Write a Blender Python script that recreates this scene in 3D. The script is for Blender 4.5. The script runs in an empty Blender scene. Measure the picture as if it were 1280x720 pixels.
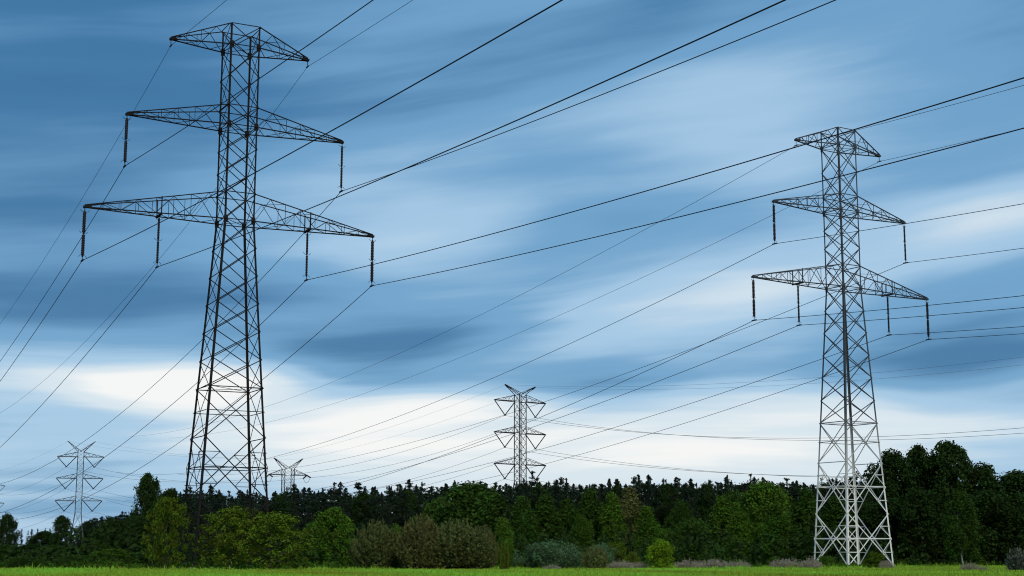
import bpy, math, random
import numpy as np
C = bpy.context.scene
COL = C.collection
R = math.radians

# ------------------------------------------------------------------ camera
FPX, PITCH, ROLL, CAMZ = 1920.0, 9.9714, -0.0756, 0.8      # focal length in px of a 1280 wide frame
cam_d = bpy.data.cameras.new('camera'); cam = bpy.data.objects.new('camera', cam_d); COL.objects.link(cam)
cam_d.sensor_width = 36.0; cam_d.lens = 36.0 * FPX / 1280.0
cam_d.clip_start = 0.1; cam_d.clip_end = 20000
cam.location = (0, 0, CAMZ); cam.rotation_euler = (R(90 + PITCH), R(ROLL), 0)
C.camera = cam

# ------------------------------------------------------------------ world: Nishita sky with long streaks of cloud
SUN_EL, SUN_AZ = 33.0, 168.0          # azimuth clockwise from the viewing direction (+Y)
w = bpy.data.worlds.new('World'); C.world = w; w.use_nodes = True
nt = w.node_tree; nt.nodes.clear()
def N(kind, **kw):
    n = nt.nodes.new(kind)
    for k, v in kw.items(): setattr(n, k, v)
    return n
def put(sock, v):
    if hasattr(v, 'is_linked') or hasattr(v, 'links'): nt.links.new(v, sock)
    else: sock.default_value = v
def M(op, a, b=None, c=None, clamp=False):
    n = N('ShaderNodeMath', operation=op, use_clamp=clamp)
    put(n.inputs[0], a)
    if b is not None: put(n.inputs[1], b)
    if c is not None: put(n.inputs[2], c)
    return n.outputs[0]
def noise(vec, scale, detail=3, rough=0.5):
    n = N('ShaderNodeTexNoise'); n.inputs['Scale'].default_value = scale
    n.inputs['Detail'].default_value = detail; n.inputs['Roughness'].default_value = rough
    nt.links.new(vec, n.inputs['Vector']); return M('SUBTRACT', n.outputs['Fac'], 0.5)
def comb(x, y, z=0.0):
    n = N('ShaderNodeCombineXYZ'); put(n.inputs[0], x); put(n.inputs[1], y); put(n.inputs[2], z); return n.outputs[0]
tc = N('ShaderNodeTexCoord'); sp = N('ShaderNodeSeparateXYZ'); nt.links.new(tc.outputs['Generated'], sp.inputs[0])
az = M('MULTIPLY', M('ARCTAN2', sp.outputs[0], sp.outputs[1]), 57.2958)
el = M('MULTIPLY', M('ARCSINE', sp.outputs[2]), 57.2958)
def azel(px, py):
    X, U = (px - 640) / FPX, -(py - 360) / FPX
    c, s = math.cos(R(PITCH)), math.sin(R(PITCH))
    y, z = c - U * s, s + U * c
    return math.degrees(math.atan2(X, y)), math.degrees(math.atan2(z, math.hypot(X, y)))
# the wind draws the cloud out along slightly tilted lines; wander() bends them
base = comb(M('MULTIPLY', az, 0.045), M('MULTIPLY', el, 0.16), 3.1)
wob = noise(base, 1.0, 2)
tilt = M('MULTIPLY', M('MULTIPLY', az, el), 0.008)             # streaks rise to the right, more so high up
el2 = M('SUBTRACT', M('ADD', el, M('MULTIPLY', wob, 2.6)), tilt)
n1 = noise(comb(M('MULTIPLY', az, 0.055), M('MULTIPLY', el2, 0.30), 1.0), 1.0, 3, 0.5)
n2 = noise(comb(M('MULTIPLY', az, 0.085), M('MULTIPLY', el2, 0.80), 7.0), 1.0, 4, 0.55)
n3 = noise(comb(M('MULTIPLY', az, 0.12), M('MULTIPLY', el2, 3.2), 4.0), 1.0, 3, 0.5)
CLOUDS = [  # px, py (where the cloud stands in the view), half sizes in degrees, gain
    (250, 472, 3.0, 0.75, 0.44), (90, 474, 4.2, 0.6, 0.12), (590, 503, 3.8, 0.42, 0.30), (820, 575, 8.5, 1.2, 0.25),
    (420, 537, 4.5, 0.5, 0.18), (430, 475, 2.6, 0.6, -0.14), (80, 385, 5.5, 1.0, -0.20), (960, 362, 3.6, 0.75, 0.26), (1235, 280, 3.6, 0.9, 0.28),
    (480, 235, 4.0, 1.5, 0.13), (960, 150, 4.2, 1.7, 0.17), (60, 60, 7.0, 4.0, -0.16), (80, 290, 5.0, 2.0, -0.10),
    (430, 425, 3.4, 0.8, -0.22), (570, 415, 2.6, 0.6, -0.10), (735, 487, 2.6, 0.6, -0.30), (1190, 447, 3.8, 0.85, -0.30),
    (1220, 60, 4.0, 3.0, 0.0), (740, 275, 3.6, 0.6, -0.12), (1090, 505, 4.5, 0.6, 0.16), (560, 300, 4.0, 0.7, 0.10),
    (770, 400, 4.0, 0.8, 0.08), (640, 40, 7.0, 2.4, 0.01), (1200, 600, 4.0, 0.9, -0.08), (380, 572, 4.0, 0.9, 0.13),
    (880, 235, 4.5, 0.9, 0.07), (1100, 380, 3.0, 0.5, -0.10), (100, 575, 5.0, 1.2, -0.08), (400, 150, 4.0, 0.9, -0.06),
]
tot = None
for px, py, sa, se, g in CLOUDS:
    a0, e0 = azel(px, py); e0 = e0 - 0.008 * a0 * e0
    da = M('MULTIPLY', M('SUBTRACT', az, a0), 1 / sa); de = M('MULTIPLY', M('SUBTRACT', el2, e0), 1 / se)
    q = M('EXPONENT', M('MULTIPLY', M('ADD', M('MULTIPLY', da, da), M('MULTIPLY', de, de)), -0.5))
    q = M('MULTIPLY', q, g); tot = q if tot is None else M('ADD', tot, q)
mr = N('ShaderNodeMapRange'); mr.interpolation_type = 'SMOOTHSTEP'
nt.links.new(el, mr.inputs[0]); mr.inputs[1].default_value = 1.5; mr.inputs[2].default_value = 13.0
mr.inputs[3].default_value = 0.68; mr.inputs[4].default_value = 0.50
hi = M('MULTIPLY', M('SUBTRACT', el, 13.0), -0.008)
b = M('ADD', M('ADD', mr.outputs[0], M('MAXIMUM', M('MINIMUM', hi, 0.0), -0.12)), tot)
b = M('ADD', b, M('MULTIPLY', n1, 0.42)); b = M('ADD', b, M('MULTIPLY', n2, 0.15)); b = M('ADD', b, M('MULTIPLY', n3, 0.02))
low = N('ShaderNodeMapRange'); nt.links.new(el, low.inputs[0]); low.inputs[1].default_value = 4.0; low.inputs[2].default_value = 12.0; low.inputs[3].default_value = 0.34; low.inputs[4].default_value = 0.02
b = M('ADD', b, M('MULTIPLY', noise(comb(M('MULTIPLY', az, 0.11), M('MULTIPLY', el2, 1.5), 12.0), 1.0, 3, 0.5), low.outputs[0]))
cr = N('ShaderNodeValToRGB'); nt.links.new(b, cr.inputs[0]); cr.color_ramp.interpolation = 'EASE'
els = cr.color_ramp.elements
stops = [(0.08, (0.013, 0.092, 0.220)), (0.30, (0.041, 0.176, 0.375)), (0.50, (0.160, 0.372, 0.622)),
         (0.66, (0.385, 0.598, 0.815)), (0.84, (0.710, 0.818, 0.902)), (1.0, (0.975, 0.973, 0.970))]
while len(els) < len(stops): els.new(0.5)
for e, (p, c) in zip(els, stops): e.position = p; e.color = (*c, 1)
sky = N('ShaderNodeTexSky', sky_type='NISHITA'); sky.sun_disc = False
sky.sun_elevation = R(SUN_EL); sky.sun_rotation = R(SUN_AZ); sky.altitude = 100; sky.air_density = 1.2; sky.dust_density = 0.6
bg1 = N('ShaderNodeBackground'); nt.links.new(sky.outputs[0], bg1.inputs[0]); bg1.inputs[1].default_value = 0.07
bg2 = N('ShaderNodeBackground'); nt.links.new(cr.outputs[0], bg2.inputs[0]); bg2.inputs[1].default_value = 1.0
mix = N('ShaderNodeMixShader'); mix.inputs[0].default_value = 0.88
nt.links.new(bg1.outputs[0], mix.inputs[1]); nt.links.new(bg2.outputs[0], mix.inputs[2])
wo = N('ShaderNodeOutputWorld'); nt.links.new(mix.outputs[0], wo.inputs[0])

# ------------------------------------------------------------------ sun behind thin cloud, render settings
sl = bpy.data.lights.new('sun', 'SUN'); sl.energy = 2.4; sl.angle = R(10); sl.color = (1.0, 0.95, 0.86)
so = bpy.data.objects.new('sun', sl); COL.objects.link(so)
so.rotation_euler = (R(90 - SUN_EL), 0, R(180 - SUN_AZ))
C.view_settings.view_transform = 'Standard'; C.view_settings.look = 'None'
C.view_settings.exposure = 0.0; C.view_settings.gamma = 1.0; C.view_settings.use_curve_mapping = False
C.render.engine = 'CYCLES'
C.cycles.use_denoising = True; C.cycles.max_bounces = 6; C.cycles.transparent_max_bounces = 4
C.cycles.filter_width = 1.1

# ------------------------------------------------------------------ materials
def mat(name, base, rough=0.8, metal=0.0, var=0.25, scale=4.0, tint=0.0, transl=0.0, hue=0.0, rnd=0.0, base2=None, bump=0.0):
    m = bpy.data.materials.new(name); m.use_nodes = True
    t = m.node_tree; t.nodes.clear(); nd = t.nodes; L = t.links.new
    out = nd.new('ShaderNodeOutputMaterial'); bs = nd.new('ShaderNodeBsdfPrincipled')
    bs.inputs['Roughness'].default_value = rough; bs.inputs['Metallic'].default_value = metal
    bs.inputs['Specular IOR Level'].default_value = 0.25
    geo = nd.new('ShaderNodeTexCoord'); nz = nd.new('ShaderNodeTexNoise')
    nz.inputs['Scale'].default_value = scale; nz.inputs['Detail'].default_value = 5
    L(geo.outputs['Object'], nz.inputs['Vector'])
    mx = nd.new('ShaderNodeMix'); mx.data_type = 'RGBA'
    mx.inputs['A'].default_value = (*[c * (1 - var) for c in base], 1)
    mx.inputs['B'].default_value = (*(base2 or [c * (1 + var) for c in base]), 1)
    L(nz.outputs['Fac'], mx.inputs['Factor'])
    col = mx.outputs['Result']
    if tint or rnd:
        hs = nd.new('ShaderNodeHueSaturation'); L(col, hs.inputs['Color'])
        at = nd.new('ShaderNodeAttribute'); at.attribute_name = 'tint'
        oi = nd.new('ShaderNodeObjectInfo')
        def ma(op, a, b):
            n = nd.new('ShaderNodeMath'); n.operation = op
            for i, v in enumerate((a, b)):
                if isinstance(v, (int, float)): n.inputs[i].default_value = v
                else: L(v, n.inputs[i])
            return n.outputs[0]
        v = ma('MULTIPLY_ADD', at.outputs['Fac'], tint); v.node.inputs[2].default_value = 1.0
        v2 = ma('MULTIPLY_ADD', ma('SUBTRACT', oi.outputs['Random'], 0.5), rnd); v2.node.inputs[2].default_value = 1.0
        L(ma('MULTIPLY', v, v2), hs.inputs['Value'])
        h = ma('MULTIPLY_ADD', at.outputs['Fac'], hue); h.node.inputs[2].default_value = 0.5
        L(h, hs.inputs['Hue']); col = hs.outputs['Color']
    L(col, bs.inputs['Base Color'])
    if bump:
        bp = nd.new('ShaderNodeBump'); bp.inputs['Strength'].default_value = bump; L(nz.outputs['Fac'], bp.inputs['Height']); L(bp.outputs[0], bs.inputs['Normal'])
    if transl:
        tr = nd.new('ShaderNodeBsdfTranslucent'); L(col, tr.inputs['Color'])
        ms = nd.new('ShaderNodeMixShader'); ms.inputs[0].default_value = transl
        L(bs.outputs[0], ms.inputs[1]); L(tr.outputs[0], ms.inputs[2]); L(ms.outputs[0], out.inputs[0])
    else: L(bs.outputs[0], out.inputs[0])
    return m
def leafmat(name, base, tint=0.55, rnd=0.3, hue=0.03, transl=0.3, rough=0.8):
    m = mat(name, base, rough, 0, 0.2, 0.7, tint, transl, hue, rnd)
    [n for n in m.node_tree.nodes if n.type == 'BSDF_PRINCIPLED'][0].inputs['Specular IOR Level'].default_value = 0.06
    return m
def matte(m, v=0.03):
    [n for n in m.node_tree.nodes if n.type == 'BSDF_PRINCIPLED'][0].inputs['Specular IOR Level'].default_value = v; return m
MT = dict(
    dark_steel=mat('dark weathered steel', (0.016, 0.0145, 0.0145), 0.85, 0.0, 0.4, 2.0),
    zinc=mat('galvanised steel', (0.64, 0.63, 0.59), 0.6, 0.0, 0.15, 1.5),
    shaded_steel=mat('galvanised steel in painted shade', (0.034, 0.037, 0.042), 0.6, 0.0, 0.3, 1.5),  # pale pylon's crossarms: their shaded look is put into a darker steel colour
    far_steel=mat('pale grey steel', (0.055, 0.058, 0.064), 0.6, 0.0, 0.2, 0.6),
    far_dark=mat('brown grey steel', (0.020, 0.018, 0.019), 0.7, 0.0, 0.2, 0.6),
    porcelain=mat('brown porcelain', (0.014, 0.009, 0.009), 0.35, 0.0, 0.2, 6.0),
    wire=mat('aluminium wire', (0.030, 0.033, 0.040), 0.6, 0.0, 0.1, 1.0),
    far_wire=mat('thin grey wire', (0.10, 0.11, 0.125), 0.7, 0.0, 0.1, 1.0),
    concrete=mat('concrete', (0.17, 0.165, 0.15), 0.9, 0.0, 0.2, 5.0, bump=0.3),
    bark=mat('dark bark', (0.050, 0.040, 0.030), 0.95, 0.0, 0.4, 6.0, bump=0.5),
    birch_bark=mat('birch bark', (0.26, 0.255, 0.24), 0.8, 0.0, 0.5, 3.0),
    lime=leafmat('young yellow green leaves', (0.088, 0.130, 0.010), tint=.9),
    bright=leafmat('bright green leaves', (0.135, 0.225, 0.010)),
    mid=leafmat('mid green leaves', (0.064, 0.128, 0.012)),
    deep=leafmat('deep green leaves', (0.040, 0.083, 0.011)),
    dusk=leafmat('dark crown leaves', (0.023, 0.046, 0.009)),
    olive=leafmat('olive leaves', (0.098, 0.122, 0.034)),
    brownish=leafmat('brown tinged leaves', (0.105, 0.112, 0.033)),
    sallow=leafmat('grey green leaves', (0.095, 0.165, 0.070)),
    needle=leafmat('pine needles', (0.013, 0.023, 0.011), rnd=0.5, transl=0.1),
    weed=leafmat('dead grey stems', (0.25, 0.225, 0.165), hue=0.0, transl=0.15),
    grey_bush=leafmat('grey bush leaves', (0.085, 0.100, 0.070)),
)

# ------------------------------------------------------------------ geometry helpers
class MB:
    def __init__(s): s.v = []; s.f = []; s.n = 0
    def add(s, V, F):
        s.v.append(np.asarray(V, float)); s.f += [[i + s.n for i in f] for f in F]; s.n += len(V)
    def bar(s, p, q, wd, th=None, up=(0, 0, 1)):
        p, q = np.array(p, float), np.array(q, float); d = q - p; l = np.linalg.norm(d)
        if l < 1e-6: return
        d /= l; u = np.array(up, float)
        if abs(d @ u) > 0.97: u = np.array([1.0, 0, 0])
        a = np.cross(d, u); a /= np.linalg.norm(a); b_ = np.cross(a, d)
        a = a * wd / 2; b_ = b_ * (th or wd) / 2
        s.add([p - a - b_, p + a - b_, p + a + b_, p - a + b_, q - a - b_, q + a - b_, q + a + b_, q - a + b_],
              [(3, 2, 1, 0), (4, 5, 6, 7), (0, 1, 5, 4), (1, 2, 6, 5), (2, 3, 7, 6), (3, 0, 4, 7)])
    def angle(s, p, q, wd, sx, sy, t=0.018):     # an L section: two flanges meeting at the line p-q
        p, q = np.array(p, float), np.array(q, float)
        ox, oy = np.array([-sx * wd / 2, 0, 0]), np.array([0, -sy * wd / 2, 0])
        s.bar(p + ox, q + ox, wd, t, up=(0, 1, 0)); s.bar(p + oy, q + oy, wd, t, up=(1, 0, 0))
    def tube(s, P, r, k=6):
        P = np.asarray(P, float); n = len(P); r = np.broadcast_to(np.asarray(r, float), (n,))
        T = np.gradient(P, axis=0); T /= np.linalg.norm(T, axis=1)[:, None] + 1e-12
        ref = np.array([0, 0, 1.0]) if abs(T[:, 2]).mean() < 0.8 else np.array([1.0, 0, 0])
        A = np.cross(T, ref); A /= np.linalg.norm(A, axis=1)[:, None] + 1e-12; B = np.cross(A, T)
        ang = np.arange(k) * 2 * math.pi / k
        V = (P[:, None] + r[:, None, None] * (A[:, None] * np.cos(ang)[None, :, None] + B[:, None] * np.sin(ang)[None, :, None])).reshape(-1, 3)
        F = [(i * k + j, i * k + (j + 1) % k, (i + 1) * k + (j + 1) % k, (i + 1) * k + j) for i in range(n - 1) for j in range(k)]
        F += [tuple(range(k))[::-1], tuple((n - 1) * k + j for j in range(k))]
        s.add(V, F)
    def lathe(s, prof, cx=0, cy=0, k=10):
        ang = np.arange(k) * 2 * math.pi / k
        V = [(cx + r * math.cos(a), cy + r * math.sin(a), z) for r, z in prof for a in ang]
        n = len(prof)
        F = [(i * k + j, i * k + (j + 1) % k, (i + 1) * k + (j + 1) % k, (i + 1) * k + j) for i in range(n - 1) for j in range(k)]
        F += [tuple(range(k)), tuple((n - 1) * k + j for j in range(k))[::-1]]
        s.add(V, F)
    def mesh(s, name, smooth=False):
        me = bpy.data.meshes.new(name)
        me.from_pydata(np.concatenate(s.v).tolist(), [], s.f)
        if smooth: me.polygons.foreach_set('use_smooth', [True] * len(me.polygons))
        me.update(); return me
    def build(s, name, m, parent=None, smooth=False):
        me = s.mesh(name, smooth); me.materials.append(m)
        return link(bpy.data.objects.new(name, me), parent)
def link(o, parent=None):
    COL.objects.link(o)
    if parent is not None: o.parent = parent
    return o
def tag(o, label, cat, group=None, kind=None):
    if label: o['label'] = label
    if cat: o['category'] = cat
    if group: o['group'] = group
    if kind: o['kind'] = kind
    return o
def thing(name, loc, rz, label, cat, group=None):
    o = link(bpy.data.objects.new(name, None)); o.location = loc; o.rotation_euler = (0, 0, rz)
    o.empty_display_size = 0.2
    return tag(o, label, cat, group)
def quads(name, P, U, V, tint, m):       # many leaf shaped faces in one mesh: centres, half axes
    n = len(P); fold = np.cross(U, V); fold /= np.linalg.norm(fold, axis=1)[:, None] + 1e-9
    k = np.linalg.norm(V, axis=1)[:, None] * 0.35
    X = np.stack([P - U, P + V + fold * k, P + U, P - V + fold * k], 1).reshape(-1, 3)
    me = bpy.data.meshes.new(name)
    me.vertices.add(n * 4); me.vertices.foreach_set('co', X.ravel())
    me.loops.add(n * 4); me.loops.foreach_set('vertex_index', np.arange(n * 4, dtype=np.int32))
    me.polygons.add(n); me.polygons.foreach_set('loop_start', np.arange(0, n * 4, 4, dtype=np.int32))
    me.update(calc_edges=True)
    at = me.attributes.new('tint', 'FLOAT', 'FACE'); at.data.foreach_set('value', tint.astype(np.float32))
    me.materials.append(m); me.validate(); return me

# ------------------------------------------------------------------ ground
def sst(a, b_, x): t = np.clip((x - a) / (b_ - a), 0, 1); return t * t * (3 - 2 * t)
def ground_z(x, y):      # the field dips a little towards the viewer
    d = np.hypot(x, y) * np.sign(y + 1e-6)
    return -0.80 * (1 - sst(8, 60, d)) + 0.05 * np.sin(x * 0.11 + 1) * np.sin(y * 0.07) * sst(0, 30, d) * (1 - sst(60, 85, d))
gx = np.concatenate([-np.geomspace(6000, 130, 18), np.linspace(-120, 120, 81), np.geomspace(130, 6000, 18)])
gy = np.concatenate([-np.geomspace(400, 24, 8), np.linspace(-20, 200, 89), np.geomspace(206, 9000, 22)])
GX, GY = np.meshgrid(gx, gy); GZ = ground_z(GX, GY)
nx, ny = len(gx), len(gy)
gb = MB(); gb.add(np.stack([GX.ravel(), GY.ravel(), GZ.ravel()], 1),
                  [(j * nx + i, j * nx + i + 1, (j + 1) * nx + i + 1, (j + 1) * nx + i) for j in range(ny - 1) for i in range(nx - 1)])
gm = mat('field soil and turf', (0.075, 0.140, 0.014), 0.95, 0, 0.35, 0.35, base2=(0.11, 0.17, 0.025), bump=0.2)
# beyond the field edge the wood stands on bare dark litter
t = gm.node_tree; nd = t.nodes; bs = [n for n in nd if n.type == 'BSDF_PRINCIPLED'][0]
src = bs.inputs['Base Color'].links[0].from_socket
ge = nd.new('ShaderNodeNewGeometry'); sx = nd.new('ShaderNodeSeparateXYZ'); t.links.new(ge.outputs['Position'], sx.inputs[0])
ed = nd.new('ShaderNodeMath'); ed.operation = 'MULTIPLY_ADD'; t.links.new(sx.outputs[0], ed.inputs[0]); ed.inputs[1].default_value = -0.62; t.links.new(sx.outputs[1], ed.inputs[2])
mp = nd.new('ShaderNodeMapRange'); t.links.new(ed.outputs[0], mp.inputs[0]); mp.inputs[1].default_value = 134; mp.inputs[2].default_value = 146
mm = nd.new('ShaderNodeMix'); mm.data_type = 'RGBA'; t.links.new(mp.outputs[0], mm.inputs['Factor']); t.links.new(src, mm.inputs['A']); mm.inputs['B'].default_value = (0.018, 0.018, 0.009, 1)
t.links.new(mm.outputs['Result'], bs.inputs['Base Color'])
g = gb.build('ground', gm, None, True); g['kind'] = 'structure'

# ------------------------------------------------------------------ pylons
ZT, ZP, ZM, ZL = 40.30, 38.68, 32.49, 25.31
HP, HM, HL, INN, INS = 5.344, 8.328, 11.0, 5.68, 3.86
def half(z, ax):
    if z >= ZL: return 1.13
    b0 = (2.83, 2.15)[ax]
    return b0 + (1.13 - b0) * z / ZL
def body_faces(f):       # corner lookup of one face of the shaft: (z, side) -> point
    if f == 0: return lambda z, s: np.array([s * half(z, 0), -half(z, 1), z])
    if f == 1: return lambda z, s: np.array([s * half(z, 0), half(z, 1), z])
    if f == 2: return lambda z, s: np.array([-half(z, 0), s * half(z, 1), z])
    return lambda z, s: np.array([half(z, 0), s * half(z, 1), z])
def pylon(loc, ang, label, steel, leg_m, arm_m, lw, dw):
    root = thing('lattice_pylon', loc, ang, label, 'pylon', 'big pylons in the field')
    for sx in (-1, 1):
        for sy in (-1, 1):
            mb = MB()
            P = lambda z: np.array([sx * half(z, 0), sy * half(z, 1), z])
            mb.angle(P(0.0), P(ZL), lw, sx, sy); mb.angle(P(ZL), P(ZT), lw * 0.8, sx, sy)
            for z in (ZL, ZM, ZP): mb.bar(P(z) - [sx * .09, 0, .28], P(z) - [sx * .09, 0, -.28], 0.30, 0.03, up=(0, 1, 0))   # gusset plates
            mb.build('leg', leg_m, root)
            fb = MB(); x, y = P(0)[:2]
            fb.lathe([(0.34, -0.3), (0.34, 0.06), (0.26, 0.12), (0.0, 0.12)], x, y, 14); fb.build('footing', MT['concrete'], root)
    zs = [ZT, ZP] + list(np.linspace(ZP, ZM + 1.5, 3)[1:]) + [ZM] + list(np.linspace(ZM, ZL + 2.05, 4)[1:]) + [ZL] + list(np.linspace(ZL, 12.9, 7)[1:])
    for f in range(4):
        mb = MB(); c = body_faces(f)
        nrm = (0, 1, 0) if f < 2 else (1, 0, 0)
        off = np.array([(0, -.02, 0), (0, .02, 0), (-.02, 0, 0), (.02, 0, 0)][f])
        def br(p, q, w_, o=1.0): mb.bar(p + off * o, q + off * o, w_, 0.025, up=nrm)
        for a, b_ in zip(zs[:-1], zs[1:]):
            br(c(a, -1), c(b_, 1), dw, 1); br(c(a, 1), c(b_, -1), dw, 2.6)
        for z in (ZT, ZP, ZM + 1.5, ZM, ZL + 2.05, ZL, 12.9) + (() if dw < .08 and f < 2 else (9.3,)): br(c(z, -1), c(z, 1), dw, 4.2)
        for k, (a, b_) in enumerate(((12.9, 9.3), (9.3, 4.75), (4.75, 0.15))):
            ww = dw * (1.0, 1.15, 1.25)[k]
            br(c(a, -1), c(b_, 1), ww, 1); br(c(a, 1), c(b_, -1), ww, 2.6)
            wa, wb = half(a, f < 2 and 0 or 1), half(b_, f < 2 and 0 or 1)
            zc = a + (b_ - a) * wa / (wa + wb); br(c(zc, -1), c(zc, 1), ww * .8, 4.2)
            cen = (c(zc, -1) + c(zc, 1)) / 2
            if k:
                for s in (-1, 1):
                    for ze in (a, b_):
                        m1 = (c(ze, s) + cen) / 2; zq = m1[2]
                        br(m1, c(zq, s), dw * .7, 4.2); br(m1, c(zc, s), dw * .7, 5.5)
        mb.build('bracing', steel, root)
    for z in (ZL, ZM, ZP, 12.9, 7.25):          # plan bracing inside the shaft
        mb = MB(); a, l = half(z, 0), half(z, 1)
        mb.bar((-a, -l, z + .03), (a, l, z + .03), dw * .7, .03); mb.bar((a, -l, z - .03), (-a, l, z - .03), dw * .7, .03)
        mb.build('diaphragm', steel, root)
    for z, h, dep, nb in ((ZP, HP, ZT - ZP, 4), (ZM, HM, 1.5, 6), (ZL, HL, 2.05, 8)):
        for s in (-1, 1):
            mb = MB(); a, l = half(z, 0), half(z, 1)
            def B(t_, q): return np.array([s * (a + (h - a) * t_), q * (l * (1 - t_) + .07 * t_), z])
            def T(t_, q): return np.array([s * (a + (h - a) * t_), q * (l * (1 - t_) + .07 * t_), z + dep * (1 - t_) + .16 * t_])
            cw = lw * .62
            for q in (-1, 1):
                mb.bar(B(0, q), B(1, q), cw, cw * .8); mb.bar(T(0, q), T(1, q), cw * .85, cw * .7)
                ts = np.linspace(0, 1, nb + 1)
                for i in range(nb):
                    if i % 2 == 0: mb.bar(B(ts[i], q) + [0, q * .03, 0], T(ts[i + 1], q) + [0, q * .03, 0], dw * .72, .03)
                    else: mb.bar(T(ts[i], q) + [0, q * .03, 0], B(ts[i + 1], q) + [0, q * .03, 0], dw * .72, .03)
                for i in range(2, nb): mb.bar(B(ts[i], q) - [0, q * .03, 0], T(ts[i], q) - [0, q * .03, 0], dw * .55, .03)
            for i in range(nb - 1):
                q = 1 if i % 2 else -1
                mb.bar(B(ts[i], q), B(ts[i + 1], -q), dw * .6, .03)
                if i % 2: mb.bar(T(ts[i], q), T(ts[i + 1], -q), dw * .5, .03)
            if z == ZL:
                t_ = (INN - a) / (h - a)
                mb.bar(B(t_, -1) - [0, .1, .05], B(t_, 1) + [0, .1, -.05], .12, .14)
                for q in (-1, 1): mb.bar(B(t_, q) - [0, 0, .1], T(t_, q) + [0, 0, .08], .07, .07)
            mb.bar((s * (h - .45), 0, z + .06), (s * (h + .1), 0, z + .02), .30, .16)      # tip plate
            mb.build('crossarm', arm_m, root)
    for x in (-HP, HP):
        mb = MB(); mb.tube([(x, 0, ZP), (x, 0, ZP - .28), (x + .02, 0, ZP - .5)], .03)
        mb.bar((x, -.28, ZP - .5), (x, .28, ZP - .5), .07, .08); mb.build('earth_wire_clamp', MT['wire'], root)
    for x, z, r in ((-HM, ZM, .135), (HM, ZM, .10), (-HL, ZL, .14), (HL, ZL, .14), (-INN, ZL, .10), (INN, ZL, .10)):
        mb = MB(); top = z - .32; bot = z - INS + .34; n = 26; mid = (top + bot) / 2
        prof = [(.0, top + .06), (.07, top + .06), (.07, top)]
        zz = np.linspace(top, bot, 2 * n + 1)
        for i, q in enumerate(zz[1:-1]):
            if abs(q - mid) < .11: prof.append((.05, q))
            else: prof.append((r if i % 2 else r * .62, q))
        prof += [(.07, bot), (.07, bot - .06), (.0, bot - .06)]
        mb.lathe(prof, x, 0, 10)
        ins = mb.build('insulator', MT['porcelain'], root, True)
        fm = MB(); fm.tube([(x, 0, z + .02), (x, 0, top + .04)], .03); fm.build('hanger', MT['wire'], ins)
        fm = MB(); fm.tube([(x, 0, bot - .04), (x, 0, z - INS + .04)], .03)
        fm.bar((x, -.30, z - INS), (x, .30, z - INS), .10, .10); fm.build('suspension_clamp', MT['wire'], ins)
        for q in (top - .05, mid, bot + .05):
            hm = MB(); dz = .16 if q > mid - .01 else -.16
            for sg in (-1, 1): hm.tube([(x, 0, q), (x + sg * .20, sg * .08, q + dz * .2), (x + sg * .33, sg * .12, q + dz)], .017, 5)
            hm.build('arcing_horn', MT['wire'], ins)
    return root
for k_ in ('dark_steel', 'far_dark', 'wire'): matte(MT[k_])
matte(MT['porcelain'], .12)
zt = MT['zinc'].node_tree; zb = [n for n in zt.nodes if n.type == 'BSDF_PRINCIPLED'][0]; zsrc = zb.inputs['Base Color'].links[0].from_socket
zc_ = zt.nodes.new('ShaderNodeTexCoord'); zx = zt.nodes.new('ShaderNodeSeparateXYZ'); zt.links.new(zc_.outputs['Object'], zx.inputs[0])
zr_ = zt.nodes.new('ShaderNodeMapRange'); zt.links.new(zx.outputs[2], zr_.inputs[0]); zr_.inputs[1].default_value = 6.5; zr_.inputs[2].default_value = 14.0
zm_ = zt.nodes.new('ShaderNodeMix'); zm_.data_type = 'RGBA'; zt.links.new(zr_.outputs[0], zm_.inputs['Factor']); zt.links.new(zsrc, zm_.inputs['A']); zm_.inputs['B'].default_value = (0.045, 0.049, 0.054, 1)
zt.links.new(zm_.outputs['Result'], zb.inputs['Base Color'])      # painted shade: the steel's colour darkens with height, pale low down, dark above
T1 = dict(xy=(-20.6049, 111.524), a=0.4789, z=0.0); T2 = dict(xy=(30.5711, 139.6455), a=0.5696, z=0.0976)
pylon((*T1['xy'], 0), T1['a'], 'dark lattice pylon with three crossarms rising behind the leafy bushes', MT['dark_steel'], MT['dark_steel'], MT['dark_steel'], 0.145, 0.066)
p2 = pylon((*T2['xy'], 0.0), T2['a'], 'pale galvanised lattice pylon standing open in the grass before the dark trees', MT['zinc'], MT['zinc'], MT['shaded_steel'], 0.165, 0.078)

mb = MB(); mb.bar((-2.50, -1.96, 2.25), (-2.50, -1.96, 2.75), .42, .02, up=(0.55, 0.84, 0)); mb.build('sign_plate', MT['zinc'], p2)
# ------------------------------------------------------------------ wires of the two big lines
def span(p, d, L, dz, sag, n):
    s = np.linspace(0, 1, n) ** 1.0
    return np.stack([p[0] + d[0] * s * L, p[1] + d[1] * s * L, p[2] + dz * s - 4 * sag * s * (1 - s)], 1)
ATT = [('left earth wire', -HP, ZP - .5), ('right earth wire', HP, ZP - .5), ('left middle', -HM, ZM - INS), ('right middle', HM, ZM - INS),
       ('outer left', -HL, ZL - INS), ('inner left', -INN, ZL - INS), ('inner right', INN, ZL - INS), ('outer right', HL, ZL - INS)]
FIT = {1: ([0.474, 0.133, 6.622, 5.502, 6.245, 6.784, 5.626, 5.97, 6.347, 6.306], [0.475, -1.095, 14.773, 15.043, 14.502, 15.496, 12.977, 12.746, 13.687, 14.037]),
       2: ([0.437, -0.032, 7.104, 6.807, 7.589, 7.194, 7.3, 7.352, 7.072, 6.787], [0.439, -5.738, 5.889, 5.708, 7.057, 6.256, 8.739, 6.658, 6.248, 7.299])}
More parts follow.
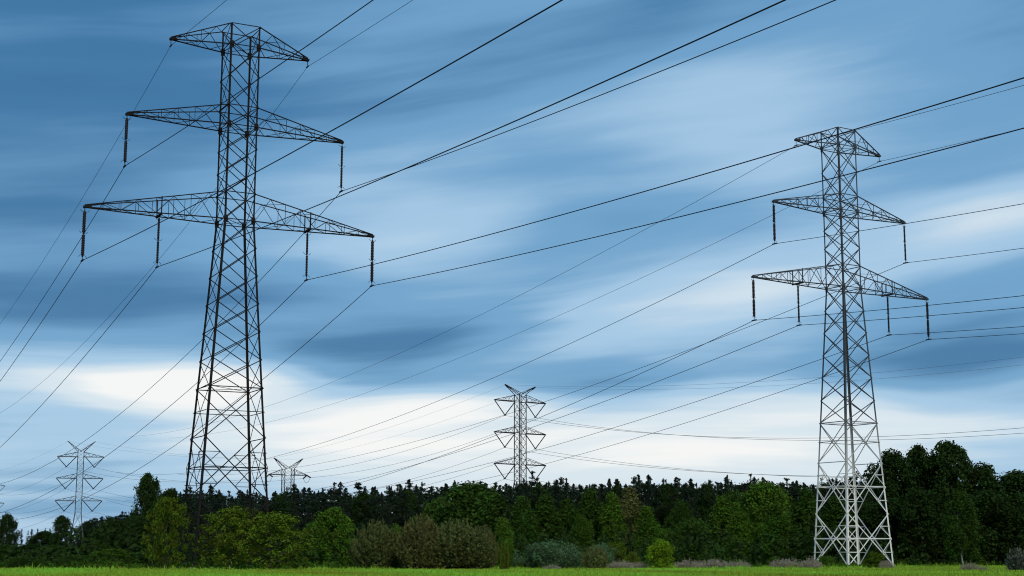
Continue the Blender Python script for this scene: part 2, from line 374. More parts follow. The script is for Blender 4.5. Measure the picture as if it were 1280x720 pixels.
WL = {0: "thin earth wire hung from the left tip of the {} pylon's top crossarm", 1: "thin earth wire hung from the right tip of the {} pylon's top crossarm",
      2: "power cable hung below the left end of the {} pylon's middle crossarm", 3: "power cable hung below the right end of the {} pylon's middle crossarm",
      4: "power cable hung below the far left end of the {} pylon's longest crossarm", 5: "power cable under the {} pylon's longest crossarm, on the insulator left of the shaft",
      6: "power cable under the {} pylon's longest crossarm, on the insulator right of the shaft", 7: "power cable hung below the far right end of the {} pylon's longest crossarm"}
for k, T in ((1, T1), (2, T2)):
    e = np.array([math.cos(T['a']), math.sin(T['a'])])
    for i, (nm, a, z) in enumerate(ATT):
        p = np.array([T['xy'][0] + a * e[0], T['xy'][1] + a * e[1], z])
        near, far = FIT[k]
        dn = (math.sin(near[0]), -math.cos(near[0])); df = (-math.sin(far[0]), math.cos(far[0]))
        A = span(p, dn, 300, near[1], near[2 + i], 70)[::-1]; B = span(p, df, 300, far[1], far[2 + i], 70)
        mb = MB(); mb.tube(np.concatenate([A, B[1:]]), (0.016 if k == 1 else 0.018) if i < 2 else (0.025 if k == 1 else 0.025), 6)
        o = mb.build('earth_wire' if i < 2 else 'power_cable', MT['wire'], None, True)
        tag(o, WL[i].format(('dark', 'pale')[k - 1]), 'earth wire' if i < 2 else 'power cable', 'wires of the %s pylon' % ('dark', 'pale')[k - 1])

# ------------------------------------------------------------------ the far line of pylons with V strings
def far_pylon(x, y, ang, zl, horn, H, m, label, hw=1.25, arm=9.6, tension=False, hx=5.6, th=1.0):
    root = thing('distant_pylon', (x, y, 0), ang, label, 'pylon', 'far pylons beyond the wood')
    zt = zl[0] + 2.2; zb = zl[min(2, len(zl) - 1)] - 5.0
    hf = lambda z: hw if z >= zb else hw + (3.6 - hw) * (zb - z) / zb
    for sx in (-1, 1):
        for sy in (-1, 1):
            mb = MB(); mb.bar((sx * hf(0), sy * hf(0), 0), (sx * hw, sy * hw, zb), .20 * th); mb.bar((sx * hw, sy * hw, zb), (sx * hw, sy * hw, zt), .18 * th)
            mb.build('leg', m, root)
    zs = list(np.arange(zt, zb, -2.4)) + [zb] + list(np.linspace(zb, 0, 4)[1:])
    for f in range(4):
        mb = MB()
        def c(z, s):
            h = hf(z); return [(s * h, -h, z), (s * h, h, z), (-h, s * h, z), (h, s * h, z)][f]
        for a, b_ in zip(zs[:-1], zs[1:]):
            mb.bar(c(a, -1), c(b_, 1), .085 * th, .05); mb.bar(c(a, 1), c(b_, -1), .085 * th, .05)
            mb.bar(c(b_, -1), c(b_, 1), .07 * th, .05)
        mb.build('bracing', m, root)
    for z in zl:
        for s in (-1, 1):
            mb = MB()
            for q in (-1, 1):
                mb.bar((s * hw, q * hw, z), (s * arm, q * .2, z), .16 * th, .18 * th); mb.bar((s * hw, q * hw, z + 2.0), (s * arm, q * .2, z + .1), .10 * th)
                n = 6
                for i in range(n):
                    t0, t1 = i / n, (i + 1) / n
                    pt = lambda t_, tp: (s * (hw + (arm - hw) * t_), q * (hw * (1 - t_) + .2 * t_), z + (2.0 * (1 - t_) if tp else 0))
                    mb.bar(pt(t0, i % 2), pt(t1, 1 - i % 2), .065 * th)
            mb.build('crossarm', m, root)
            sm = MB()
            if not tension:
                ax = s * (arm + hw + .6) / 2
                for xx in (s * (arm - .1), s * (hw + .7)):
                    sm.tube([(xx, 0, z - .1), (ax, 0, z - 4.3)], .13 * th, 6)
                sm.bar((ax - .4, 0, z - 4.35), (ax + .4, 0, z - 4.35), .2, .2)
            else:
                for q in (-1, 1): sm.tube([(s * (arm - .1), q * .2, z - .05), (s * (arm - .1), q * 3.8, z - .9)], .22, 6)
                sm.tube([(s * (arm - .1), -3.8, z - .9), (s * (arm - .1), -1.5, z - 2.4), (s * (arm - .1), 1.5, z - 2.4), (s * (arm - .1), 3.8, z - .9)], .06, 5)
            sm.build('insulator_string', MT['far_dark'], root)
    for s in (-1, 1):
        mb = MB()
        for q in (-1, 1):
            mb.bar((s * hw, q * hw, zt), (s * hx, q * .12, horn), .13 * th); mb.bar((s * -.3, q * hw, zt), (s * hx, q * .12, horn + .12), .11 * th)
            for i in range(5):
                t0, t1 = i / 5, (i + 1) / 5
                pa = lambda t_, tp: (s * ((-.3 if tp else hw) * (1 - t_) + hx * t_), q * (hw * (1 - t_) + .12 * t_), zt * (1 - t_) + horn * t_)
                mb.bar(pa(t0, i % 2), pa(t1, 1 - i % 2), .06 * th)
        mb.bar((s * (hx - 1.0), 0, horn - .75), (s * (hx + .15), 0, horn + .1), .34, .3)
        mb.build('horn', m, root)
    return root
FP = [  # x, y, arm angle, arm levels, horn height
    (-282.0, 830.0, R(22), [38.7, 29.4, 20.0], 44.2), (-183.2, 655.0, R(14), [42.9, 33.8, 24.4], 49.4),
    (-78.3, 540.0, R(27), [29.3, 20.0], 35.0), (2.4, 456.0, R(37.5), [46.6, 37.2, 28.0], 51.3)]
far_pylon(*FP[0][:3], FP[0][3], FP[0][4], 0, MT['far_dark'], 'farthest pylon, cut off by the edge, grey with V shaped insulators')
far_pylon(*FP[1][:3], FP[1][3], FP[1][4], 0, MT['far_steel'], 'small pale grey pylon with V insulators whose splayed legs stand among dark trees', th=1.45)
far_pylon(*FP[2][:3], FP[2][3], FP[2][4], 0, MT['far_dark'], 'distant pylon of which only horns and one crossarm clear the pines', th=1.15, hw=1.7, arm=7.0, tension=True, hx=5.2)
far_pylon(*FP[3][:3], FP[3][3], FP[3][4], 0, MT['far_dark'], 'brown grey pylon with three tiers of V insulators rising from the middle of the pines', th=1.1)
def fp_pt(i, s, lev):     # lev -1 = horn tip
    x, y, a, zl, hz = FP[i]; tens = i == 2
    if lev < 0: lx, z = s * (5.2 if tens else 5.6), hz
    else:
        lev2 = min(lev, len(zl) - 1); lx = s * (6.9 if tens else 5.7); z = zl[lev2] - (0.9 if tens else 4.4) - (9 if lev > lev2 else 0)
    return np.array([x + lx * math.cos(a), y + lx * math.sin(a), z])
FAR_LAST = {-1: (50.3, 9.2), 0: (41.0, 14.5), 1: (30.0, 13.2), 2: (21.0, 13.0)}   # height at the unseen next pylon, sag of that long span
for lev, nm in ((-1, 'horn tips'), (0, 'top'), (1, 'middle'), (2, 'lowest')):
    for s in (-1, 1):
        P = [fp_pt(i, s, lev) for i in range(4)]
        first = P[0] + (P[0] - P[1]) * 0.9; first[2] = P[0][2]
        th = R(37.5); hh, sg = FAR_LAST[lev]; ll = 330.0
        last = P[3] + ll * np.array([math.sin(th), -math.cos(th), 0]); last[2] = hh
        pts = [first] + P + [last]; allp = []
        for i in range(len(pts) - 1):
            d = pts[i + 1] - pts[i]; L = np.linalg.norm(d); sag = sg if i == len(pts) - 2 else (1.5 + L * .014) * (.6 if lev < 0 else 1)
            q = np.linspace(0, 1, 60 if i == len(pts) - 2 else 24)[(0 if i == 0 else 1):, None]
            seg = pts[i] + d * q; seg[:, 2] -= (4 * sag * q * (1 - q))[:, 0]; allp.append(seg)
        mb = MB(); mb.tube(np.concatenate(allp), .022 if lev < 0 else .042, 5)
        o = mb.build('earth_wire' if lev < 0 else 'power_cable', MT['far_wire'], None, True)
        side = ('left', 'right')[s > 0]
        tag(o, ('faint distant earth wire running along the %s horn tips of the far V insulator pylons' % side) if lev < 0 else
            'faint distant cable from the %s crossarms of the far pylons, on their %s side' % (nm, side), 'earth wire' if lev < 0 else 'power cable', 'wires of the far pylon line')

# ------------------------------------------------------------------ plants: one model per kind and shape
def unit(v): return v / (np.linalg.norm(v, axis=-1, keepdims=True) + 1e-9)
def leaves(rng, cen, crad, per, size, flat=0.35, up=0.35, sq=1.0, tv=0.5, aspect=0.55):
    """leaf faces scattered in clumps: cen centres, crad radii, per leaves each"""
    n = len(cen); idx = np.repeat(np.arange(n), per); m = len(idx)
    d = unit(rng.normal(size=(m, 3))); r = rng.random(m) ** 0.45
    P = cen[idx] + d * (r * crad[idx])[:, None] * np.array([1, 1, sq])
    nrm = unit(d * flat + rng.normal(size=(m, 3)) * .5 + np.array([0, 0, up]))
    a = unit(np.cross(nrm, rng.normal(size=(m, 3)))); b_ = np.cross(nrm, a)
    s = size * rng.uniform(.6, 1.35, m)[:, None]
    tint = np.clip(rng.normal(size=n)[idx] * tv * .6 + rng.normal(size=m) * tv * .5, -1, 1.2)
    return P, a * s, b_ * s * aspect, tint
def limb(mb, p, q, r0, r1, rng, n=6, bend=.12, k=6):
    p, q = np.array(p, float), np.array(q, float); L = np.linalg.norm(q - p)
    t_ = np.linspace(0, 1, n)[:, None]; off = rng.normal(size=3) * L * bend
    mb.tube(p + (q - p) * t_ + off * (t_ * (1 - t_)) * 2 + np.array([0, 0, L * .10]) * (t_ * (1 - t_)), np.linspace(r0, r1, n), k)
def broadleaf(seed, H, W, base, ncl, per, size, trunk_r=.16, point=0.0, crad=(.10, .18), droop=1.0, bark='bark', stems=1, la=1.0):
    rng = np.random.default_rng(seed)
    zr = rng.random(ncl) ** .9; th = rng.random(ncl) * 6.283
    prof = np.where(zr > .42, np.sqrt(np.clip(1 - (np.clip(zr - .42, 0, 1) / .58) ** 2.3, .02, 1)), .78 + .22 * zr / .42)
    lob = 1 + la * .16 * np.sin(3 * th + seed + 4 * zr) + la * .12 * np.sin(5 * th + seed * 2 - 6 * zr) + rng.normal(size=ncl) * .07
    r = np.maximum(rng.random(ncl) ** .38, .15) * lob * prof
    z0 = H * base; mcr = sum(crad) / 2 * W
    cen = np.stack([np.cos(th) * r * (W / 2 - mcr * .6), np.sin(th) * r * (W / 2 - mcr * .6), z0 + mcr * .5 + zr * (H - z0 - mcr * 1.1)], 1)
    if point:      # narrower towards the top
        k = 1 - point * np.clip((cen[:, 2] - z0) / (H - z0), 0, 1); cen[:, :2] *= k[:, None] * (1 + point * .45)
    cen[:, 2] = np.maximum(cen[:, 2], z0 * .9 + .15)
    cr_ = rng.uniform(*crad, ncl) * W
    P, U, V, tn = leaves(rng, cen, cr_, per, size, sq=droop)
    low = P[:, 2] < .04; P[low, 2] = rng.random(low.sum()) * .5 + .04
    cm = quads('crown', P, U, V, tn, MT['mid'])
    mb = MB(); top = np.array([rng.normal() * .03 * H, rng.normal() * .03 * H, H * .82])
    if stems == 1: limb(mb, (0, 0, -.15), top, trunk_r, trunk_r * .15, rng, 10, .03, 9)
    pick = rng.choice(ncl, min(ncl, 16 if stems == 1 else stems), replace=False)
    for i in pick:
        c_ = cen[i]
        if stems == 1:
            zz = np.clip(c_[2] - rng.uniform(.15, .35) * H * .6, H * .14, H * .72); f_ = zz / (H * .82)
            st = np.array([top[0] * f_, top[1] * f_, zz]); rr = trunk_r * (1 - f_) * .55 + .015
        else: st = np.array([rng.normal() * .08 * W, rng.normal() * .08 * W, -.08]); rr = trunk_r * .6
        limb(mb, st, c_, rr, .012, rng, 6, .08, 5)
    tm = mb.mesh('trunk', True); tm.materials.append(MT[bark])
    return cm, tm, H, W
def pine(seed, H, W, base=.22, gap=.5, nl=16):
    rng = np.random.default_rng(seed); mb = MB()
    top = np.array([rng.normal() * .3, rng.normal() * .3, H])
    limb(mb, (0, 0, -.1), top * .985, .17, .02, rng, 8, .006, 6)
    cen = []; cr_ = []; pw = rng.uniform(.45, .75)
    for i in range(nl):
        f_ = base + (1 - base) * ((i + rng.random() * .7) / nl) ** .85
        prof = (1 - f_) ** pw + .03; s_ = top * f_
        for j in range(rng.integers(4, 7)):
            if rng.random() < gap * .25: continue
            a = rng.random() * 6.283; L = W / 2 * prof * rng.uniform(.55, 1.2)
            e_ = s_ + np.array([math.cos(a) * L, math.sin(a) * L, L * rng.uniform(-.05, .40)])
            limb(mb, s_ - [0, 0, .1], e_, .035, .01, rng, 3, .03, 4)
            m_ = max(2, int(L / .28))
            for k in np.linspace(.2, 1, m_):
                cen.append(s_ + (e_ - s_) * k + rng.normal(size=3) * .10); cr_.append(.12 + .40 * prof ** .7 * rng.uniform(.5, 1.1) * (1.15 - .4 * k))
    for q in (.05, .2, .4, .65, .95, 1.3): cen.append(top - [0, 0, q]); cr_.append(.04 + .20 * q)
    cen = np.array(cen); cr_ = np.array(cr_)
    P, U, V, tn = leaves(rng, cen, cr_, 17, .17, up=.15, sq=.9, tv=.5, aspect=.3)
    cm = quads('crown', P, U, V, tn, MT['needle']); tm = mb.mesh('trunk', True); tm.materials.append(MT['bark'])
    return cm, tm, H, W
def spiky(seed, H, W, ns, per, size, fan=.5):       # a thicket of upright leafy shoots
    rng = np.random.default_rng(seed); mb = MB(); P = []; U = []; V = []; tn = []
    for i in range(ns):
        a = rng.random() * 6.283; rr = math.sqrt(rng.random()) * W / 2
        x, y = math.cos(a) * rr, math.sin(a) * rr
        h = H * math.sqrt(max(.06, 1 - (rr / (W / 2)) ** 2 * .86)) * rng.uniform(.72, 1.05)
        p0 = np.array([x * .55, y * .55, -.05]); p1 = np.array([x * 1.0 + rng.normal() * .1, y + rng.normal() * .1, h])
        limb(mb, p0, p1, .022, .006, rng, 5, .03, 4)
        k = rng.uniform(.12, 1, per) ** .8; c_ = p0 + (p1 - p0) * k[:, None] + rng.normal(size=(per, 3)) * (.10 * (1.25 - k))[:, None]
        dirv = unit((p1 - p0)[None] * .8 + rng.normal(size=(per, 3)) * H * .28); side = unit(np.cross(dirv, rng.normal(size=(per, 3))))
        s = size * rng.uniform(.6, 1.3, per)[:, None]
        c_[:, 2] = np.maximum(c_[:, 2], .05)
        P.append(c_); U.append(dirv * s); V.append(side * s * .38); tn.append(np.clip(rng.normal() * .35 + rng.normal(size=per) * .25, -1, 1.2))
    cm = quads('foliage', np.concatenate(P), np.concatenate(U), np.concatenate(V), np.concatenate(tn), MT['olive'])
    tm = mb.mesh('stem', True); tm.materials.append(MT['bark'])
    return cm, tm, H, W
def weeds(seed, H, W, ns):
    rng = np.random.default_rng(seed); mb = MB(); P = []; U = []; V = []; tn = []
    for i in range(ns):
        a = rng.random() * 6.283; rr = math.sqrt(rng.random()) * W / 2; x, y = math.cos(a) * rr, math.sin(a) * rr
        h = H * rng.uniform(.5, 1.05) * (1 - .55 * (2 * rr / W) ** 2); p1 = np.array([x + rng.normal() * .12, y + rng.normal() * .12, h])
        limb(mb, (x * .9, y * .9, -.03), p1, .012, .005, rng, 3, .05, 3)
        k = rng.uniform(.25, 1, 12); c_ = np.array([x * .9, y * .9, 0]) + (p1 - [x * .9, y * .9, 0]) * k[:, None] + rng.normal(size=(12, 3)) * .05
        c_[:, 2] = np.maximum(c_[:, 2], .04)
        dv = unit(rng.normal(size=(12, 3)) + [0, 0, .9]); sd = unit(np.cross(dv, rng.normal(size=(12, 3))))
        P.append(c_); U.append(dv * .07); V.append(sd * .022); tn.append(rng.normal(size=12) * .35)
    cm = quads('foliage', np.concatenate(P), np.concatenate(U), np.concatenate(V), np.concatenate(tn), MT['weed'])
    tm = mb.mesh('stem', True); tm.materials.append(MT['weed'])
    return cm, tm, H, W
KIND = {}
KIND['round'] = [broadleaf(s, 9.0, 7.0, .02, 170, 75, .16, crad=(.08, .15)) for s in (1, 2, 3)]
KIND['tall'] = [broadleaf(s, 13.0, 7.5, .02, 220, 75, .19, point=.06, crad=(.08, .15)) for s in (11, 12, 13)]
KIND['narrow'] = [broadleaf(s, 10.0, 4.2, .02, 130, 75, .15, point=.45, crad=(.12, .20), droop=1.3) for s in (21, 22, 23)]
KIND['birch'] = [broadleaf(s, 9.5, 3.4, .13, 170, 70, .11, .09, point=.4, crad=(.12, .20), droop=1.7, bark='birch_bark') for s in (31, 32)]
KIND['airy'] = [broadleaf(s, 5.6, 6.4, .01, 180, 36, .115, .10, crad=(.045, .10), la=1.9, droop=.7) for s in (41, 42, 43)]
KIND['mound'] = [broadleaf(s, 2.4, 5.0, .0, 110, 90, .075, .05, crad=(.07, .12), stems=14) for s in (51, 52)]
KIND['ball'] = [broadleaf(s, 2.4, 2.4, .02, 70, 75, .07, .04, crad=(.10, .17), stems=9) for s in (61, 62)]
KIND['spiky'] = [spiky(s, 4.2, 4.0, 300, 60, .125) for s in (71, 72, 73)]
KIND['tuft'] = [spiky(s, 2.0, 2.2, 110, 36, .10) for s in (81, 82)]
KIND['pine'] = [pine(s, h, w_, .08, g_, nl) for s, h, w_, g_, nl in ((91, 15, 5.2, .4, 22), (92, 15, 4.6, .7, 20), (93, 14, 6.0, .5, 17), (94, 16, 4.8, .3, 24), (95, 15, 5.4, .8, 18), (96, 15, 4.4, .6, 22))]
KIND['weed'] = [weeds(s, 1.1, 2.4, 150) for s in (96, 97)]
NAME = dict(round='broadleaf_tree', tall='broadleaf_tree', narrow='broadleaf_tree', birch='birch_tree', airy='broadleaf_tree', mound='bush', ball='bush', spiky='willow_bush', tuft='bush', pine='pine_tree', weed='dead_weed_clump')
CAT = dict(round='tree', tall='tree', narrow='tree', birch='tree', airy='tree', mound='bush', ball='bush', spiky='bush', tuft='bush', pine='pine tree', weed='weeds')
prnd = random.Random(7)
count = {}
def plant(kind, px, Y, top, wpx, m, label, group=None, var=None):
    """a plant standing on the ground Y metres away; px, top and wpx are its place, top and width measured in the 1280 px photograph"""
    vs = KIND[kind]; count[kind] = count.get(kind, -1) + 1
    cm, tm, H0, W0 = vs[(count[kind] if var is None else var) % len(vs)]
    c, s = math.cos(R(PITCH)), math.sin(R(PITCH))
    U = -(top - 360) / FPX; dep = Y / (c - U * s); z = CAMZ + dep * (s + U * c); x = (px - 640) / FPX * dep
    H = z - 0.0; Wd = wpx / FPX * dep
    root = thing(NAME[kind], (x, Y, 0), prnd.random() * 6.283, label, CAT[kind], group)
    root.scale = (Wd / W0, Wd / W0, H / H0)
    for me, mt in ((cm, MT[m]), (tm, None)):
        o = bpy.data.objects.new(me.name.split('.')[0], me); link(o, root)
        if mt: o.material_slots[0].link = 'OBJECT'; o.material_slots[0].material = mt
    return root
# --- far pines along the skyline
def skyline(px):
    X = [-20, 60, 100, 165, 200, 330, 420, 540, 640, 700, 760, 900, 1000, 1100, 1180, 1300]
    Z = [668, 668, 652, 636, 616, 612, 610, 608, 603, 600, 602, 598, 598, 596, 600, 606]
    return float(np.interp(px, X, Z)) + 2.6 * math.sin(px * .045) + 2.0 * math.sin(px * .13 + 1)
for row, (Y, step, dy) in enumerate(((430, 7.4, 0), (380, 13.0, 3), (330, 17.0, 10))):
    px = 118.0 if row else 122.0
    while px < 1125:
        px += step * prnd.uniform(.65, 1.35)
        sky_y = skyline(px) + dy + max(-9, min(9, prnd.gauss(1, 4.2)))
        plant('pine', px, Y + prnd.uniform(-18, 18), sky_y, prnd.uniform(24, 44), 'needle', 'dark pine crowded in the far wood along the skyline', 'pines of the far wood')
for px, top, wd in ((352, 618, 40), (455, 616, 46), (512, 614, 38), (674, 606, 44), (770, 607, 40), (834, 605, 46), (884, 604, 38), (1030, 604, 44), (1086, 602, 40), (232, 622, 40)):
    plant('tall', px, 345, top, wd, 'dusk', 'rounded dark tree standing among the far pines', 'rounded trees among the far pines')
for i in range(20):      # the low far wood on the left
    plant('pine', -8 + i * 6.0 + prnd.uniform(-2, 2), 900 + prnd.uniform(-60, 60), 663 + prnd.uniform(-4, 4), prnd.uniform(7, 12), 'needle', 'tiny pine in the faint distant wood low on the horizon', 'pines of the distant wood')
# --- trees
W_ = 'wall of dark trees'
TREES = [
 # left part
 ('round', 10, 230, 643, 30, 'dusk', 'small dark rounded tree under the farthest pylon'),
 ('round', 40, 150, 681, 60, 'dusk', 'low dark tree near the field edge, below the farthest pylon'),
 ('tall', 78, 720, 645, 30, 'dusk', 'dark rounded tree just behind the pale V insulator pylon'),
 ('tall', 56, 740, 665, 50, 'dusk', 'low blackish tree between the farthest pylon and the pale V insulator pylon'),
 ('tall', 110, 720, 652, 34, 'dusk', 'blackish tree behind the right leg of the pale V insulator pylon'),
 ('round', 138, 230, 646, 34, 'dusk', 'small blackish tree on the slope up to the tallest black tree'),
 ('round', 4, 118, 682, 60, 'deep', 'dark bush-like tree in the corner of the view'),
 ('round', 66, 135, 682, 52, 'deep', 'low dark green tree in front of the pale V insulator pylon'),
 ('round', 122, 150, 676, 46, 'deep', 'mid sized green tree just beside the foot of the pale V insulator pylon'),
 ('round', 148, 190, 650, 48, 'dusk', 'blackish tree below the tall wind tossed tree'),
 ('tall', 186, 185, 592, 42, 'dusk', 'tall black tree rising highest beside the dark pylon'),
 ('tall', 213, 190, 612, 44, 'dusk', 'dark tree against the shoulder of the tallest black tree'),
 ('round', 172, 150, 645, 54, 'dusk', 'dark tree hanging over the low bushes beneath the tallest black tree'),
 ('airy', 142, 112, 686, 62, 'mid', 'low lighter green bush in front of the blackish trees'),
 ('airy', 96, 110, 694, 56, 'deep', 'low dark bush at the field edge near the pale V insulator pylon'),
 ('airy', 30, 108, 696, 66, 'deep', 'low dark bush at the field edge in the corner'),
 ('airy', 210, 106, 620, 58, 'lime', 'yellow green leafy tree left of the dark pylon foot'),
 ('airy', 300, 118, 632, 130, 'lime', 'broad yellow green tree wrapped round the dark pylon foot'),
 ('airy', 340, 104, 640, 106, 'lime', 'yellow green tree with trailing branches right of the dark pylon foot'),
 ('airy', 291, 105, 634, 74, 'lime', 'yellow green bush straight before the dark pylon'),
 ('round', 416, 128, 634, 64, 'mid', 'rounded mid green tree next to the trailing yellow green tree'),
 ('round', 398, 150, 650, 50, 'deep', 'dark green tree in the gap behind the trailing yellow green tree'),
 # willow thicket
 ('spiky', 471, 112, 649, 70, 'olive', 'rounded olive bush, the first of the willow thicket'),
 ('ball', 494, 114, 658, 34, 'mid', 'green bush squeezed between two olive willows'),
 ('spiky', 526, 110, 643, 66, 'brownish', 'brownish spiky willow with tall upright shoots'),
 ('spiky', 572, 111, 648, 94, 'olive', 'broadest dome shaped olive willow of the thicket'),
 ('spiky', 604, 114, 655, 42, 'brownish', 'small brown willow closing the thicket near the slim column bush'),
 ('narrow', 629, 118, 648, 32, 'mid', 'green sapling behind the slim column bush'),
 ('tuft', 630, 105, 675, 15, 'lime', 'slim column shaped bush at the grass edge'),
 # middle
 ('round', 588, 172, 603, 106, 'deep', 'big broad dark green tree towering over the willow thicket'),
 ('round', 548, 190, 622, 60, 'deep', 'dark tree at the flank of the big broad tree'),
 ('narrow', 652, 170, 622, 44, 'deep', 'dark narrow tree below the brown grey V insulator pylon'),
 ('narrow', 682, 175, 620, 46, 'deep', 'dark narrow tree with drooping outline over the grey green mound'),
 ('narrow', 708, 178, 625, 40, 'deep', 'dark narrow tree behind the paler sapling'),
 ('narrow', 737, 174, 612, 46, 'deep', 'taller dark narrow tree right above the paler sapling'),
 ('narrow', 764, 170, 618, 40, 'mid', 'green narrow tree before the brown tinged one'),
 ('narrow', 786, 180, 610, 46, 'brownish', 'brown tinged tree among the green ones'),
 ('narrow', 808, 164, 634, 40, 'mid', 'slender green tree above the bright round bush'),
 ('birch', 726, 142, 646, 34, 'mid', 'paler small sapling in front of the dark narrow trees'),
 ('round', 851, 182, 625, 40, 'deep', 'rounded dark tree standing free behind the lower trees'),
 ('round', 866, 158, 648, 58, 'deep', 'bushy dark tree right behind the dead weeds'),
 ('round', 828, 168, 660, 44, 'mid', 'low green tree right behind the bright round bush'),
 ('narrow', 902, 164, 622, 44, 'mid', 'dense upright green tree with rounded top'),
 ('narrow', 926, 156, 640, 42, 'mid', 'lower upright green tree with thin pale stem'),
 ('round', 955, 185, 602, 84, 'mid', 'large domed green tree before the far pines'),
 ('narrow', 968, 152, 631, 42, 'mid', 'brighter pointed green tree before the large domed tree'),
 ('round', 915, 196, 612, 44, 'deep', 'dark tree beside the large domed tree'),
 ('narrow', 1006, 168, 612, 50, 'deep', 'dark upright tree just left of the pale pylon'),
 ('round', 1000, 152, 660, 58, 'deep', 'low dark green tree at the left foot of the pale pylon'),
 ('narrow', 1046, 178, 622, 56, 'deep', 'dark tree seen through the legs of the pale pylon'),
 ('round', 1078, 182, 628, 56, 'dusk', 'blackish tree seen through the right side of the pale pylon'),
 ('round', 1040, 172, 660, 60, 'dusk', 'low dark tree seen through the foot of the pale pylon'),
 # right wall
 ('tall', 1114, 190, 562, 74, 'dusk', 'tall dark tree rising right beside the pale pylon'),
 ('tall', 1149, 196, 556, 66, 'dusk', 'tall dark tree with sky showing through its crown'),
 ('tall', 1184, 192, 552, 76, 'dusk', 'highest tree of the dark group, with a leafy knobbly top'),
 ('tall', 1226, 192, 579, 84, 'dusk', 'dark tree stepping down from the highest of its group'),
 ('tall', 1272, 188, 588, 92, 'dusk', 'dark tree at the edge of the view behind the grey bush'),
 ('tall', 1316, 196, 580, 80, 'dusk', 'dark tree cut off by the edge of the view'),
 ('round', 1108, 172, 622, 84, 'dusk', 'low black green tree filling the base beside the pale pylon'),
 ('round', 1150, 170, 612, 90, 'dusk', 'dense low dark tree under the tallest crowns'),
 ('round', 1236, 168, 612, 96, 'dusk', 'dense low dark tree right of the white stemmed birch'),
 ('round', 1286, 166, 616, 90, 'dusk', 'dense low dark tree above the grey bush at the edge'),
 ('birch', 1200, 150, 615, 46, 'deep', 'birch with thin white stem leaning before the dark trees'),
]
BUSHES = [
 ('mound', 690, 118, 677, 84, 'sallow', 'wide grey green mound bush at the field edge'),
 ('mound', 646, 121, 697, 30, 'sallow', 'low grey green bush beside the wide mound'),
 ('mound', 752, 124, 680, 46, 'sallow', 'grey green bush behind the spiky tuft'),
 ('tuft', 742, 116, 681, 36, 'olive', 'spiky olive tuft bush beside the wide grey green mound'),
 ('ball', 769, 124, 676, 30, 'lime', 'yellow green bush between the spiky tuft and the weeds'),
 ('tuft', 791, 122, 687, 20, 'lime', 'small bush with pale yellow leaves among the weeds'),
 ('ball', 826, 118, 675, 40, 'bright', 'bright green round bush standing alone'),
 ('ball', 1094, 128, 689, 28, 'lime', 'yellowish bush at the right foot of the pale pylon'),
 ('ball', 968, 132, 696, 22, 'mid', 'little green bush behind the dead weeds'),
 ('ball', 1032, 132, 694, 26, 'mid', 'little green bush between the legs of the pale pylon'),
 ('tuft', 1271, 104, 683, 34, 'grey_bush', 'grey bush with upright shoots at the edge of the view'),
 ('weed', 776, 117, 698, 34, 'weed', 'grey dead weeds under the yellow green bush'),
 ('weed', 797, 119, 700, 26, 'weed', 'grey dead weeds just left of the bright round bush'),
 ('weed', 860, 122, 697, 36, 'weed', 'pale dead weeds just right of the bright round bush'),
 ('weed', 890, 124, 696, 40, 'weed', 'broad pale dead weeds before the bushy dark tree'),
 ('weed', 922, 126, 698, 34, 'weed', 'pale dead weeds below the upright green trees'),
 ('weed', 982, 126, 695, 42, 'weed', 'large grey weed clump left of the pale pylon'),
 ('weed', 1014, 124, 694, 26, 'weed', 'brown grey weed clump at the left leg of the pale pylon'),
 ('weed', 1108, 124, 697, 20, 'weed', 'brown weed clump at the right leg of the pale pylon'),
 ('weed', 1212, 108, 701, 24, 'weed', 'dark dead weed clump in the grass below the birch'),
 ('weed', 1228, 108, 706, 14, 'weed', 'smallest dead weed tuft in the grass below the birch'),
 ('weed', 690, 112, 705, 24, 'weed', 'flat brown weeds before the wide grey green mound'),
]
for a in TREES: plant(*a)
for a in BUSHES: plant(*a)

# ------------------------------------------------------------------ meadow grass
rng = np.random.default_rng(5)
n = 190000
dd = rng.uniform(52 ** .5, 172 ** .5, n) ** 2; aa = rng.uniform(-.40, .40, n)
gxp, gyp = dd * np.sin(aa), dd * np.cos(aa)
edge = gyp - .62 * gxp                                    # the field ends at the bushes, obliquely
keep = (edge < 128 + 10 * rng.random(n)) | ((gxp > 24) & (gyp < 172))
gxp, gyp = gxp[keep], gyp[keep]; n = len(gxp)
patch = np.sin(gxp * .23 + 1.3 * np.sin(gyp * .11)) * np.sin(gyp * .19 + gxp * .05)
tall = sst(.1, 1, np.clip(patch, 0, 1)) * .6 + sst(105, 135, gyp) * .5
MX, MY = [-60, -40, -20, -5, 3, 14, 24, 32, 36, 70], [110, 108, 106, 112, 120, 124, 127, 134, 160, 168]      # where the field ends
mar = np.interp(gxp, MX, MY) - gyp
ragged = np.clip(1 - np.abs(mar - 1.0) / 3.5, 0, 1) * (rng.random(n) ** 2) * (.5 + .5 * np.sin(gxp * .9) * np.sin(gxp * 2.3 + 1))
hgt = (.055 + .10 * rng.random(n) ** 2) * (1 + .9 * tall) + .55 * np.clip(ragged, 0, 1)
hgt += .55 * rng.random(n) ** 3 * np.clip(1.25 - np.hypot(gxp - 30.57, gyp - 139.6) / 5.0, 0, 1)      # the mower leaves the grass long round the pylon
P = np.stack([gxp, gyp, ground_z(gxp, gyp) + hgt * .42], 1)
lean = rng.normal(size=(n, 2)) * .35
U = unit(np.stack([lean[:, 0], lean[:, 1], np.ones(n)], 1)) * (hgt * .55)[:, None]
sd = rng.normal(size=(n, 3)); sd[:, 2] *= .2
V = unit(np.cross(U, sd)) * (.014 + .014 * rng.random(n))[:, None]
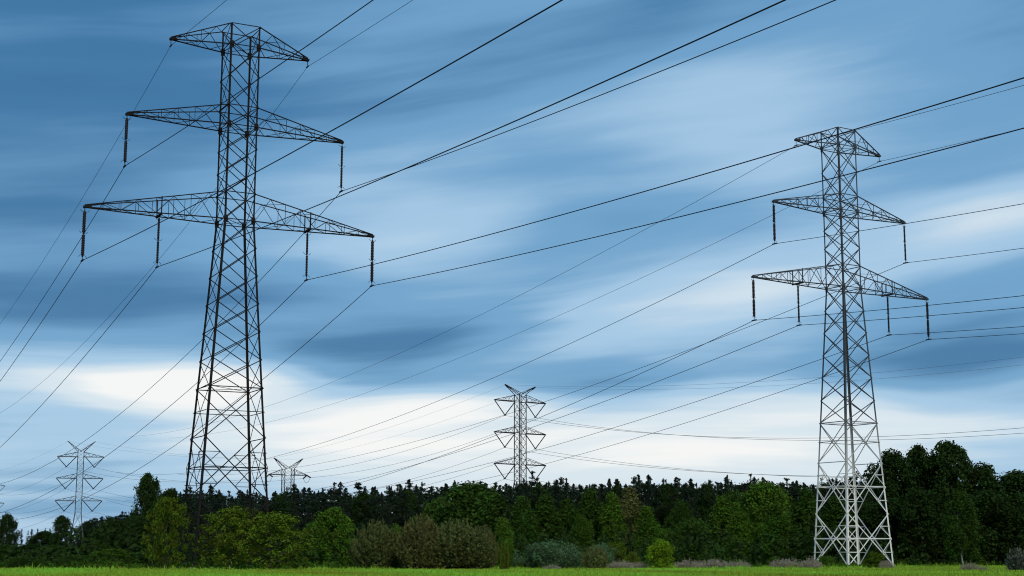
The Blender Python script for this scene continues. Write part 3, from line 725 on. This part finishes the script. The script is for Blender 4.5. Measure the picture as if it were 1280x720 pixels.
tn = np.clip(patch * .45 + .25 * np.sin(gxp * .61 + gyp * .13) + rng.normal(size=n) * .34, -.9, 1)
gmesh = quads('grass', P, U, V, tn, leafmat('meadow grass', (0.250, 0.400, 0.034), tint=.5, rnd=0, hue=.05, transl=.3))
go = link(bpy.data.objects.new('grass', gmesh)); tag(go, 'short bright green meadow grass across the field', 'grass', None, 'stuff')

# ------------------------------------------------------------------ undergrowth between the trunks
rng = np.random.default_rng(9); n = 2600
ux = rng.uniform(-75, 105, n); off = rng.random(n) ** 1.2 * 75
uy = 128 + .62 * np.clip(ux, -60, 60) * .75 + np.where(ux > 34, 14, 0) + off
cen = np.stack([ux, uy, .3 + rng.random(n) ** 1.5 * np.where(ux < -34, .9, 2.6)], 1)
P, U, V, tn = leaves(rng, cen, rng.uniform(.5, 1.0, n), 22, .24)
P[:, 2] = np.maximum(P[:, 2], .05)
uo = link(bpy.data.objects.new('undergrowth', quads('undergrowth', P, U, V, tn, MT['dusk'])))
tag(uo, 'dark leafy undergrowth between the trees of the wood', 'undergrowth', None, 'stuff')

n = 3600                 # dark interior of the far pine wood
ux = rng.uniform(-100, 112, n); uy = rng.uniform(335, 440, n)
tz = np.array([.8 + (697.6 - (skyline(640 + FPX * x / y) + 9)) * y / FPX for x, y in zip(ux, uy)])
cen = np.stack([ux, uy, np.maximum(tz * (1 - rng.random(n) ** 1.6) - .8, .6)], 1)
P, U, V, tn = leaves(rng, cen, rng.uniform(.8, 1.7, n), 24, .36)
P[:, 2] = np.maximum(P[:, 2], .05)
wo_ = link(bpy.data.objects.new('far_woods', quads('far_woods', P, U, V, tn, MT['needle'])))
tag(wo_, 'dense dark boughs filling the depth of the pine wood', 'woods', None, 'stuff')

# low herbs and brambles tangled along the field margin
n = 1500; ux = rng.uniform(-42, 62, n); uy = np.interp(ux, MX, MY) + rng.random(n) ** 1.3 * 7 + .5
cen = np.stack([ux, uy, .06 + rng.random(n) ** 2 * .55 * (.6 + .4 * np.sin(ux * .8))], 1)
P, U, V, tn = leaves(rng, cen, rng.uniform(.18, .42, n), 26, .075, tv=.7)
P[:, 2] = np.maximum(P[:, 2], .03)
ho = link(bpy.data.objects.new('weeds', quads('weeds', P, U, V, tn, MT['mid'])))
tag(ho, 'low tangled green weeds along the edge of the field', 'weeds', None, 'stuff')
